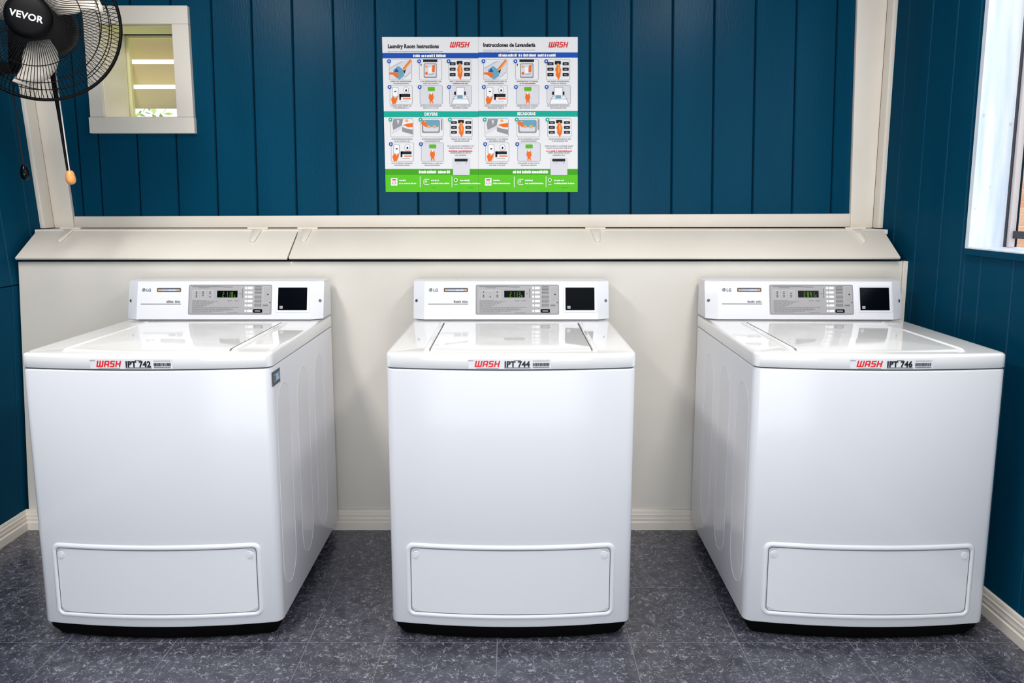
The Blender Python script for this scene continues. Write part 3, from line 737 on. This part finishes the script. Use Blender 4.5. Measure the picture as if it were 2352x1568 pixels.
def icon(p, kind, x0, y0, x1, y1):
    w_, h_ = x1-x0, y1-y0
    U = lambda a: x0+a*w_; V = lambda b: y0+b*h_
    pl = lambda pts_, mi, l: p.poly([(U(a), V(b)) for a, b in pts_], mi, l)
    p.rr(x0, y0, x1, y1, 4, C_mgy, 2); p.rr(x0+.8, y0+.8, x1-.8, y1-.8, 3.4, C_lgy if kind in ('tap', 'tray', 'phone') else C_paper, 3)
    if kind == 'load':
        pl([(.02, .42), (.45, .12), (.98, .02), (.98, .55), (.62, .98), (.06, .98)], C_lgy, 4)
        pl([(.18, .52), (.40, .32), (.62, .50), (.66, .80), (.45, .98), (.25, .84)], C_sky, 5)
        pl([(.22, .60), (.33, .42), (.42, .62)], C_blue, 6)
        pl([(.60, .46), (.92, .02), (1, .10), (.72, .50)], C_org2, 6); pl([(.60, .46), (.92, .02), (.96, .06), (.64, .50)], C_org, 7)
        pl([(0, .64), (.30, .62), (.44, .76), (.34, .88), (.15, .74), (0, .72)], C_org, 6)
        pl([(.62, .56), (.74, .48), (.68, .72)], C_blk, 6)
        p.line(U(.04), V(.44), U(.60), V(.10), .8, C_mgy, 6); p.line(U(.70), V(.88), U(.97), V(.60), .8, C_mgy, 6)
    elif kind == 'drum':
        p.rect(U(.17), V(.02), U(.80), V(.14), C_blk, 5)
        p.rr(U(.20), V(.20), U(.78), V(.90), 2.5, C_mgy, 4); p.rr(U(.24), V(.24), U(.74), V(.84), 2.5, C_lgy, 5)
        p.ell(U(.32), V(.36), 3.2, 3.2, C_org2, 6); p.ell(U(.32), V(.68), 3.2, 3.6, C_org, 6); pl([(.58, .30), (.70, .26), (.68, .62), (.56, .62)], C_org, 6)
        pl([(.40, .42), (.54, .38), (.56, .66), (.42, .68)], C_wht, 6); p.line(U(.42), V(.74), U(.66), V(.70), 1.6, C_sky, 6); p.rect(U(.06), V(.22), U(.10), V(.32), C_blk, 5)
    elif kind == 'keys':
        for a in (.18, .82):
            for b in (.22, .48, .74): p.rr(U(a-.13), V(b-.075), U(a+.13), V(b+.075), 1.2, C_blk, 5); p.rect(U(a-.06), V(b-.015), U(a+.06), V(b+.03), C_mgy, 6)
        p.rr(U(.36), V(.08), U(.62), V(.26), 1.8, C_blk, 5); p.ell(U(.50), V(.26), 2.4, 3.0, C_org2, 6)
        pl([(.44, .30), (.56, .30), (.62, .50), (.60, .80), (.52, 1.0), (.46, .86), (.40, .78), (.42, .62), (.38, .50)], C_org, 7); pl([(.48, .34), (.55, .36), (.57, .58), (.50, .74)], C_org2, 8)
    elif kind == 'pay':
        p.rr(U(.10), V(.10), U(.38), V(.62), 3, C_mgy, 4); p.rr(U(.12), V(.12), U(.36), V(.60), 3, C_wht, 5); p.rect(U(.20), V(.30), U(.29), V(.36), C_blk, 6)
        pl([(.06, .72), (.16, .55), (.24, .70), (.34, .55), (.34, .72), (.26, .95), (.12, .98)], C_org, 7)
        p.ell(U(.72), V(.26), 6.6, 8.2, C_mgy, 4); p.ell(U(.72), V(.26), 5.6, 7.2, C_wht, 5); p.ell(U(.72), V(.28), 2, 3, C_blk, 6)
        p.rect(U(.42), V(.46), U(.90), V(.62), C_blk, 7); p.rect(U(.42), V(.46), U(.50), V(.76), C_blk, 7); p.rect(U(.50), V(.62), U(.92), V(.90), C_wht, 6); p.rect(U(.58), V(.68), U(.92), V(.74), C_org, 8); p.rect(U(.50), V(.82), U(.84), V(.84), C_mgy, 8)
    elif kind == 'tap':
        p.rr(U(.35), V(.10), U(.66), V(.30), 1.5, C_grn, 5); p.ell(U(.50), V(.42), 2, 3.2, C_wht, 7)
        pl([(.44, .42), (.50, .32), (.56, .42), (.60, .54), (.61, .66), (.56, .80), (.60, .94), (.42, .94), (.45, .80), (.39, .66), (.40, .54)], C_org, 6); p.rect(U(.48), V(.86), U(.54), V(.95), C_lgy, 7)
    elif kind == 'tray':
        pl([(.10, .96), (.22, .60), (.34, .50), (.68, .50), (.80, .60), (.92, .96)], C_mgy, 4); pl([(.12, .96), (.24, .62), (.34, .53), (.68, .53), (.79, .62), (.90, .96)], C_wht, 5)
        p.rect(U(.30), V(.10), U(.68), V(.62), C_mgy, 6); p.rect(U(.32), V(.13), U(.66), V(.62), C_wht, 7); p.rect(U(.36), V(.52), U(.60), V(.68), C_sky, 8)
        p.rect(U(.22), V(.34), U(.30), V(.50), C_blk, 8); p.rect(U(.66), V(.34), U(.74), V(.50), C_blk, 8); p.rect(U(.16), V(.70), U(.86), V(.72), C_mgy, 8)
    elif kind == 'lint':
        pl([(.08, .30), (.14, .03), (.56, .03), (.50, .38), (.12, .62)], C_mgy, 4); pl([(.50, .42), (.64, .52), (.98, .60), (.98, .86), (.52, .70)], C_mgy, 4)
        pl([(.04, .72), (.48, .42), (.54, .50), (.06, .84)], C_lgy, 5); pl([(.54, .36), (.76, .28), (.98, .24), (.98, .46), (.78, .46), (.66, .40)], C_org, 6); pl([(.28, .10), (.40, .10), (.34, .36)], C_lgy, 6)
        p.ell(U(.72), V(.12), 3.5, 3, C_org2, 5)
    elif kind == 'dry':
        p.rr(U(.06), V(.08), U(.86), V(.78), 4, C_mgy, 4); p.rr(U(.12), V(.14), U(.80), V(.70), 4, C_lgy, 5); p.rr(U(.22), V(.08), U(.80), V(.46), 3, C_sky, 6)
        p.ell(U(.36), V(.44), 4, 3.2, C_org2, 7); p.ell(U(.62), V(.44), 4, 4, C_org2, 7); pl([(.0, .26), (.12, .14), (.26, .24), (.30, .46), (.20, .44)], C_org, 7); p.rect(U(.90), V(.05), U(.96), V(.62), C_mgy, 5)
def poster(name, label, xa, xb, title, fr, fx2, seed, tx, wx, laund, dryt, bands):
    root = tag(empty(name, tuple(on_y((xa+xb)/2, 441, 3.052))), label, 'poster')
    inv = Matrix.Translation(-Vector(root.location))
    ya, yb_ = 85.0, 441.0
    a, b, c, d = (on_y(x, y, YPO) for x, y in ((xa + (8.5 if xa < 1000 else 0.0), yb_), (xb, yb_), (xb, ya), (xa, ya)))
    mb = MB(); t = Vector((0, .0030, 0)); q = [Vector(v) for v in (a, b, c, d)]
    mb.hexa([v + t for v in q], q); mb.xf(inv); mb.obj('sheet', PM[0], root)
    # left edge follows the sheet down the page
    le = lambda y: xa + (8.5 * (y-85)/356 if xa < 1000 else 0) + .0
    re = lambda y: xb
    def band(y0, y1, mi, l=1):
        m_ = Print(); m_.poly([(le(y1), y1), (re(y1), y1), (re(y0), y0), (le(y0), y0)], mi, l); return m_
    for y0, y1, mi in ((bands[0], bands[1], C_blue), (bands[2], bands[3], C_teal), (388, 401.5, C_gr1), (401.5, 441, C_gr2)):
        m_ = band(y0, y1, mi); m_.mb.xf(inv); m_.mb.obj('printed_band', PM, root)
    # wordmark and title
    p = Print()
    def pl3(u, v, h): x, y, z = on_y(u, v, YPO); return Vector((x, y - .0012 - h, z))
    q, tot = wash_strokes(); h_ = 13.0; slant = 3.0; sx = (46 - slant) / tot
    for k, r_ in enumerate(q): p.mb.poly([pl3(wx + x*sx + slant*y, 109 - y*h_, k*2e-6) for x, y in r_], C_red)
    p.mb.xf(inv); p.mb.obj('wordmark', PM, root)
    def tx_mb(s, px0, pyb, wpx, hpx, mi, bold=.042):
        m_ = text_mb(s, 1.0, bold=bold); xs_ = [v[0] for v in m_.v]; k = wpx / (max(xs_)-min(xs_)); mn = min(xs_)
        for i, v in enumerate(m_.v): x, y, z = on_y(px0 + (v[0]-mn)*k, pyb - v[1]*hpx, YPO); m_.v[i] = (x, y-.0014, z)
        m_.m = [mi]*len(m_.f); return m_
    tm = tx_mb(title, tx, 110.5 if xa < 1000 else 107.5, 117 if xa < 1000 else 119.5, 12.5, C_blk)
    t2 = tx_mb(dryt, (975 if xa < 1000 else 1188), bands[3]-3.6, (30 if xa < 1000 else 42), 9.5, C_wht, .05)
    tm.xf(inv); tm.obj('lettering', PM, root); t2.xf(inv); t2.obj('lettering', PM, root)
    p = Print()
    p.words(tx, tx+ (126 if xa < 1000 else 119), 114 if xa > 1000 else 117.5, 1.6, C_mgy, seed)
    if xa > 1000: p.words(tx, tx+60, 118.3, 1.2, C_red, seed, blk=(5, 9))
    for (x0, x1) in laund: p.words(x0, x1, bands[0]+3.4, 6.2, C_wht, seed, 3, (2.4, 4.0))
    cx_ = (xa+xb)/2
    ax0 = 962 if xa < 1000 else 1178
    p.words(ax0, ax0 + (40 if xa < 1000 else 42), 391.2, 7, C_wht, seed+1, 3, (2.6, 4.6)); p.words(ax0+44, ax0+(73 if xa < 1000 else 81), 391.2, 7, C_wht, seed+2, 3, (3, 5))
    # captions
    for row, (y0, y1, n_) in enumerate(((184, 0, 3), (240, 0, 3), (316, 0, 3), (371.5, 0, 2))):
        for i in range(n_):
            f = (fr if row != 3 else fx2)[i]; xo = 3 if row > 1 else 0
            ww = (f[1]-f[0])
            p.words(f[0]+xo+ww*.05, f[1]+xo-ww*.02, y0+2.0, 2.3, C_mgy, seed+row, 3)
            p.words(f[0]+xo+ww*.18, f[1]+xo-ww*.14, y0+6.6, 2.3, C_mgy if not (row == 0 and i == 2 - (xa > 1000)) else C_red, seed+row+9, 3)
    f = fr[2]
    for k, (dy, m_, c_) in enumerate(((0, 0, C_mgy), (4.6, 4, C_mgy), (11.6, 3, C_red), (15.6, 7, C_mgy), (21, 18, C_mgy))):
        p.words(f[0]-3+m_, f[1]+7-m_, 334+dy, 2.5, c_, seed+k, 3)
    # numbered dots
    for row, yy_ in enumerate((141, 200, 275, 331)):
        for i in range(3 if row < 3 else 2):
            f = fr[i]; xo = (0, 1, 3, 4)[row]
            p.ell(f[0]+xo, yy_, 4.4, 4.4, C_blue if row != 2 else C_teal, 9); p.ell(f[0]+xo, yy_, 1.7, 1.8, C_wht, 10)
    # footer
    fx = 898 if xa < 1000 else 1114
    p.rect(fx, 409, fx+15, 426, C_wht, 3); p.rect(fx+3, 411.5, fx+12, 414.5, C_red, 4); p.rect(fx+3, 417, fx+12, 423, C_mgy, 4); p.rect(fx+4.5, 418.4, fx+10.5, 421.6, C_wht, 5)
    for x_ in (fx+66.5, fx+139.5): p.rect(x_, 405, x_+1.3, 430, C_wht, 3)
    for x0_, w_ in ((fx+19, 15), (fx+92, 18), (fx+159, 22)): p.words(x0_, x0_+w_, 412.5, 3.2, C_wht, seed, 3); p.words(x0_, x0_+w_+24, 419.5, 3.2, C_wht, seed+4, 3)
    for k in range(2):
        x_ = fx+75 if k == 0 else fx+145
        if k == 0: p.rect(x_, 411, x_+1.5, 424, C_wht, 3); p.rect(x_, 411, x_+13, 412.3, C_wht, 3); p.rect(x_, 422.6, x_+13, 424.2, C_wht, 3); p.rect(x_+4, 415, x_+7.5, 418.5, C_wht, 3)
        else: p.ell(x_+4, 413.5, 4, 4.5, C_wht, 3); p.ell(x_+4, 413.5, 2.6, 3, C_gr2, 4); p.rect(x_+3.2, 412, x_+4.8, 415.4, C_blk, 5); p.rect(x_, 423, x_+8, 424.2, C_wht, 3)
    p.words(fx+96, fx+101, 430, 1.8, C_gr1, seed, 3); p.words(fx+176, fx+190, 430, 1.6, C_gr1, seed, 3)
    p.mb.xf(inv); tag(p.mb.obj('small_print', PM, root), kind='stuff')
    # pictograms
    rows = [(136, 184, ('load', 'drum', 'keys'), 0), (195.5, 240, ('pay', 'tap', 'tray'), 1.5), (272, 315, ('lint', 'dry', 'keys'), 3), (327.5, 371, ('pay', 'tap'), 4.5)]
    for y0, y1, ks, xo in rows:
        for f, k in zip(fr, ks):
            p = Print(); icon(p, k, f[0]+xo, y0, f[1]+xo, y1); p.mb.xf(inv); p.mb.obj('pictogram', PM, root)
    f = fr[2]; p = Print(); p.rr(f[0]+10, 363, f[0]+48.5, 402, 1.5, C_lgy, 6); p.rect(f[0]+14, 364.5, f[0]+43.5, 370.8, C_blk, 7); p.rect(f[0]+17, 374, f[0]+27, 374.8, C_mgy, 7); p.rect(f[0]+39, 373, f[0]+42, 375, C_mgy, 7)
    p.mb.xf(inv); p.mb.obj('pictogram', PM, root)
frE = [(894, 946), (963, 1015), (1030.5, 1082)]; frS = [(1110.5, 1165), (1184, 1237), (1254.5, 1309)]
poster('instruction_poster', 'white laundry instructions poster in English, left one of the joined pair on the blue wall', 877.5, 1098.6, 'Laundry Room Instructions', frE, frE, 11, 891, 1033, ((949, 965), (968, 999), (1002, 1025)), 'DRYERS', (121.5, 134, 255.5, 269))
poster('instruction_poster', 'white laundry instructions poster in Spanish, right one of the joined pair on the blue wall', 1098.9, 1327, 'Instrucciones de Lavandería', frS, frS, 23, 1110, 1259.5, ((1145, 1187), (1191, 1199), (1202, 1231), (1235, 1276)), 'SECADORAS', (120.5, 132.5, 254.8, 268))

# ------------------------------------------------------------------ wall fan
FC = Vector((-1.4526, 2.432, 1.788))
nv = (Vector((.503, -.843, -.19)) * .55 + Vector((0, -.99, .142)) * .45).normalized()
right = Vector((0, 0, 1)).cross(nv).normalized(); upv = nv.cross(right)
MF = Matrix((right, upv, nv)).transposed().to_4x4()
fan = empty('wall_fan', FC); fan.rotation_euler = MF.to_euler()
tag(fan, 'black wall fan with wire cage and pull cords, cut off at the top left corner', 'fan')
RG = .232
def prof(r):                                        # front cage height above the rim plane
    k = r / RG; return .085 * (1 - k ** 2.6) ** .75 if k < 1 else 0
mb = MB(); mb.tube([(RG*math.cos(2*PI*k/72), RG*math.sin(2*PI*k/72), 0) for k in range(72)], .0050, 10, closed=True); mb.obj('cage_rim', M_fan, fan, smooth=60)
mb = MB(); NW = 120
for k in range(NW):
    a0 = 2*PI*k/NW; P = []
    for i in range(9):
        r = .060 + (RG-.060)*i/8; a = a0 + .25*(1-i/8)**1.5; P.append((r*math.cos(a), r*math.sin(a), prof(r)))
    mb.tube(P, .0012, 4, cap=False)
for k_ in (.60, .80, .885):
    r = RG*k_; mb.tube([(r*math.cos(2*PI*k/60), r*math.sin(2*PI*k/60), prof(r)+.001) for k in range(60)], .0015, 5, closed=True)
tag(mb.obj('front_cage', M_fan, fan, smooth=60), kind='stuff')
mb = MB()
for k in range(90):
    a0 = 2*PI*k/90; P = []
    for i in range(7):
        r = .070 + (RG-.070)*i/6; a = a0 - .30*(1-i/6)**1.3; P.append((r*math.cos(a), r*math.sin(a), -.075*(1-(r/RG)**3)**.8))
    mb.tube(P, .0008, 4, cap=False)
for k_ in (.45, .70, .86):
    r = RG*k_; mb.tube([(r*math.cos(2*PI*k/60), r*math.sin(2*PI*k/60), -.075*(1-(r/RG)**3)**.8) for k in range(60)], .0013, 5, closed=True)
tag(mb.obj('rear_cage', M_fan, fan, smooth=60), kind='stuff')
mb = MB().lathe([(.055, .068), (.0625, .074), (.0645, .082), (.0635, .090), (.058, .0955), (.045, .0985), (.02, .100), (.001, .1003)], 48); hub = mb.obj('hub_cap', M_fan, fan, smooth=60)
tm = text_mb('VEVOR', .0265, bold=.0006, align='CENTER'); 
tm.xf(Matrix.Translation((-.002, -.002, .1008)) @ Matrix.Rotation(math.radians(-13), 4, 'Z') @ Matrix.Translation((0, -.009, 0))); 
tm.v = [(x, y, .1006 - 0.30*(x*x+y*y)) for x, y, z in tm.v]
tm.obj('lettering', M_paper, hub)
# three broad blades
px_out = [(66, 96), (57, 115), (52, 135), (53, 153), (44, 170), (31, 187), (45, 193), (66, 196), (90, 192), (110, 180), (125, 160), (131, 138), (127, 112), (112, 88)]
loc = []
for x, y in px_out:
    r_ = Vector(ray(x, y)); o_ = Vector((0, 0, HC)); pc = FC + nv*.035
    t_ = (pc - o_).dot(nv) / r_.dot(nv); q_ = o_ + r_*t_ - FC
    loc.append((q_.dot(right), q_.dot(upv)))
for k in range(3):
    a = k * 2*PI/3; ca, sa = math.cos(a), math.sin(a); mb = MB()
    cxm = sum(p[0] for p in loc)/len(loc); cym = sum(p[1] for p in loc)/len(loc)
    base = []
    for s_ in (1.0, .6, .2):
        ring_ = []
        for i, (x, y) in enumerate(loc):
            xx, yy_ = cxm + (x-cxm)*s_, cym + (y-cym)*s_
            z = .035 - .30*(xx-cxm) - 1.2*(xx-cxm)**2
            ring_.append((xx*ca - yy_*sa, xx*sa + yy_*ca, z))
        base.append(ring_)
    mb.loops(base, False, True); b_ = mb.obj('blade', M_blade, fan, smooth=60)
    sm = b_.modifiers.new('solid', 'SOLIDIFY'); sm.thickness = .002
mb = MB().lathe([(.02, .062), (.040, .058), (.044, .030), (.044, -.01)], 32); mb.obj('blade_hub', M_motor, fan, smooth=50)
mb = MB().lathe([(.050, -.02), (.080, -.055), (.086, -.068), (.086, -.13), (.080, -.155), (.060, -.18), (.02, -.185)], 40); motor = mb.obj('motor_housing', M_motor, fan, smooth=50)
# neck, arm and wall plate are laid out in room coordinates, then moved into the fan's frame
invF = (Matrix.Translation(FC) @ MF).inverted()
def fpart(mb, name, m, parent=fan, **k): mb.xf(invF); return mb.obj(name, m, parent, **k)
fpart(MB().hexa([(-1.615, 2.52, 1.655), (-1.56, 2.52, 1.655), (-1.56, 2.57, 1.655), (-1.615, 2.57, 1.655)], [(-1.60, 2.52, 1.84), (-1.50, 2.52, 1.84), (-1.50, 2.60, 1.84), (-1.60, 2.60, 1.84)]), 'neck', M_fan, bevel=.01, smooth=40)
fpart(MB().hexa([(-1.81, 2.50, 1.640), (-1.58, 2.53, 1.652), (-1.58, 2.56, 1.652), (-1.81, 2.59, 1.640)], [(-1.81, 2.50, 1.70), (-1.58, 2.53, 1.682), (-1.58, 2.56, 1.682), (-1.81, 2.59, 1.70)]), 'wall_arm', M_fan, bevel=.004, smooth=40)
fpart(MB().box(-1.8148, -1.79, 2.45, 2.64, 1.56, 1.80), 'wall_plate', M_fan, bevel=.006, smooth=40)
# pull cords
def cordpts(L, Y): return [on_y(x, y, Y) for x, y in L]
P_ = cordpts([(119, 158), (125, 200), (133, 250), (141, 300), (149, 350), (156, 393)], 2.50)
c1 = fpart(MB().tube(P_, [.0075, .0075, .0048, .0045, .0042, .0038], 10), 'pull_cord', M_fan, smooth=60)
P_ = cordpts([(127.5, 160), (132.5, 200), (139.5, 250), (146.5, 300), (153.5, 350), (160, 394)], 2.492)
fpart(MB().tube(P_, .0020, 8), 'cord_strand', M_cord, c1, smooth=60)
def bead(cx_, cy_, cy2, Y, wpx, m, par):
    a = Vector(on_y(*cx_, Y)); b = Vector(on_y(*cy2, Y)); d = (b-a); L = d.length; w_ = wpx
    mb = MB().lathe([(.002, 0), (w_*.55, L*.04), (w_*.78, L*.16), (w_*.95, L*.45), (w_, L*.65), (w_*.88, L*.84), (w_*.5, L*.96), (.001, L)], 24)
    mb.xf(Matrix.Translation(a) @ d.to_track_quat('Z', 'Y').to_matrix().to_4x4()); return fpart(mb, 'bead', m, par, smooth=70)
b1 = bead((159.5, 391), 0, (165, 424), 2.495, .0150, M_wood, c1); b1['label'] = 'orange wooden bead'
P_ = cordpts([(8, 140), (17, 146), (24, 165), (33, 225), (41, 290), (54, 380)], 2.50)
c2 = fpart(MB().tube(P_, .0020, 8), 'pull_cord', M_motor, smooth=60)
b2 = bead((54, 378), 0, (59, 413), 2.50, .0135, M_blackgloss, c2); b2['label'] = 'glossy black bead'

# ------------------------------------------------------------------ ceiling lamps
for k, x in enumerate((-1.25, .95)):
    lampo = tag(empty('ceiling_lamp', (x, 1.3, 2.45)), 'long white ceiling lamp on the %s, above and before the washers' % ('left', 'right')[k], 'lamp', 'ceiling lamps')
    MB().box(-.17, .17, -.60, .60, -.035, -.0).obj('lamp_body', M_ceil, lampo, bevel=.004)
    MB().box(-.15, .15, -.57, .57, -.042, -.0355).obj('diffuser', M_lamp, lampo)

# ------------------------------------------------------------------ outside
g_ = struct(MB().box(-20, 30, 3.5, 40, -.6, -.4).obj('ground', M_ground))
struct(MB().box(1.9, 30, -10, 3.5, -.6, -.4).obj('ground', M_ground))
bw = tag(empty('brick_wall', (6.2, 9.5, -.4)), 'orange-red brick garden wall with pale mortar, seen outside through the right window', 'wall')
LBR, HBR = .215, .0755
def bpt(px, py): return on_y(px, py, 9.5)
ztop = bpt(2335, 377)[2]
MB().box(-2.4, 2.4, .008, .22, 0, ztop + .4 - .03).obj('mortar_core', M_mortar, bw)
bricks = [MB().box(.005, LBR-.005, 0, .09, .005, HBR-.005).mesh('brick', m, bevel=.004, seg=1) for m in M_bricks]
rb = random.Random(5)
for r in range(21):
    z = ztop + .4 - (r+1)*HBR
    for c in range(12):
        x = -1.0 + c*LBR + (LBR/2 if r % 2 else 0)
        link('brick', bricks[rb.randrange(4)], bw, (x, rb.uniform(-.004, .003), z))
mb = MB().box(-2.42, 2.42, -.02, .24, ztop+.4+.001, ztop+.4+.04); mb.obj('coping', M_mortar, bw, bevel=.008)
def foliage(root, cx_, cy_, cz, rx, ry, rz, n, seed, size=.07):
    r = random.Random(seed); mb = MB()
    for _ in range(n):
        u = Vector((r.gauss(0, 1), r.gauss(0, 1), r.gauss(0, 1))).normalized() * (r.random() ** .35)
        p = Vector((cx_ + u.x*rx, cy_ + u.y*ry, cz + u.z*rz)); d = Vector((r.gauss(0, 1), r.gauss(0, 1), r.gauss(0, .6))).normalized(); s = d.orthogonal().normalized() if r.random() < .5 else d.cross(Vector((0, 0, 1))).normalized()
        k = size * r.uniform(.6, 1.2)
        mb.add([p, p + d*k*.5 + s*k*.25, p + d*k, p + d*k*.5 - s*k*.25], [(0, 1, 2, 3)], r.randrange(3))
    mb.xf(Matrix.Translation(-Vector(root.location))); tag(mb.obj('foliage', M_leafs, root), kind='stuff')
tr = tag(empty('tree', (8.0, 11.6, -.4)), 'leafy light green tree rising beyond the brick wall, seen through the right window', 'tree')
MB().tube([(0, 0, 0), (.05, 0, .9), (0, .05, 1.8)], [.12, .10, .07], 10).obj('trunk', M_bark, tr, smooth=60)
for cxx, czz, rx_, rz_ in ((7.8, 1.75, .8, .33), (8.5, 1.95, .9, .4)): foliage(tr, cxx, 11.6, czz, rx_, .6, rz_, 1500, 3+int(cxx*10), .10)
sh = tag(empty('shrub', (-3.3, 6.8, -.4)), 'pale green shrub outside, seen low through the louvred window', 'shrub')
MB().tube([(0, 0, 0), (.02, 0, .8), (0, .03, 1.6)], [.05, .04, .02], 8).obj('stem', M_bark, sh, smooth=60)
foliage(sh, -3.3, 6.8, 1.35, .8, .5, .70, 2500, 31, .10)
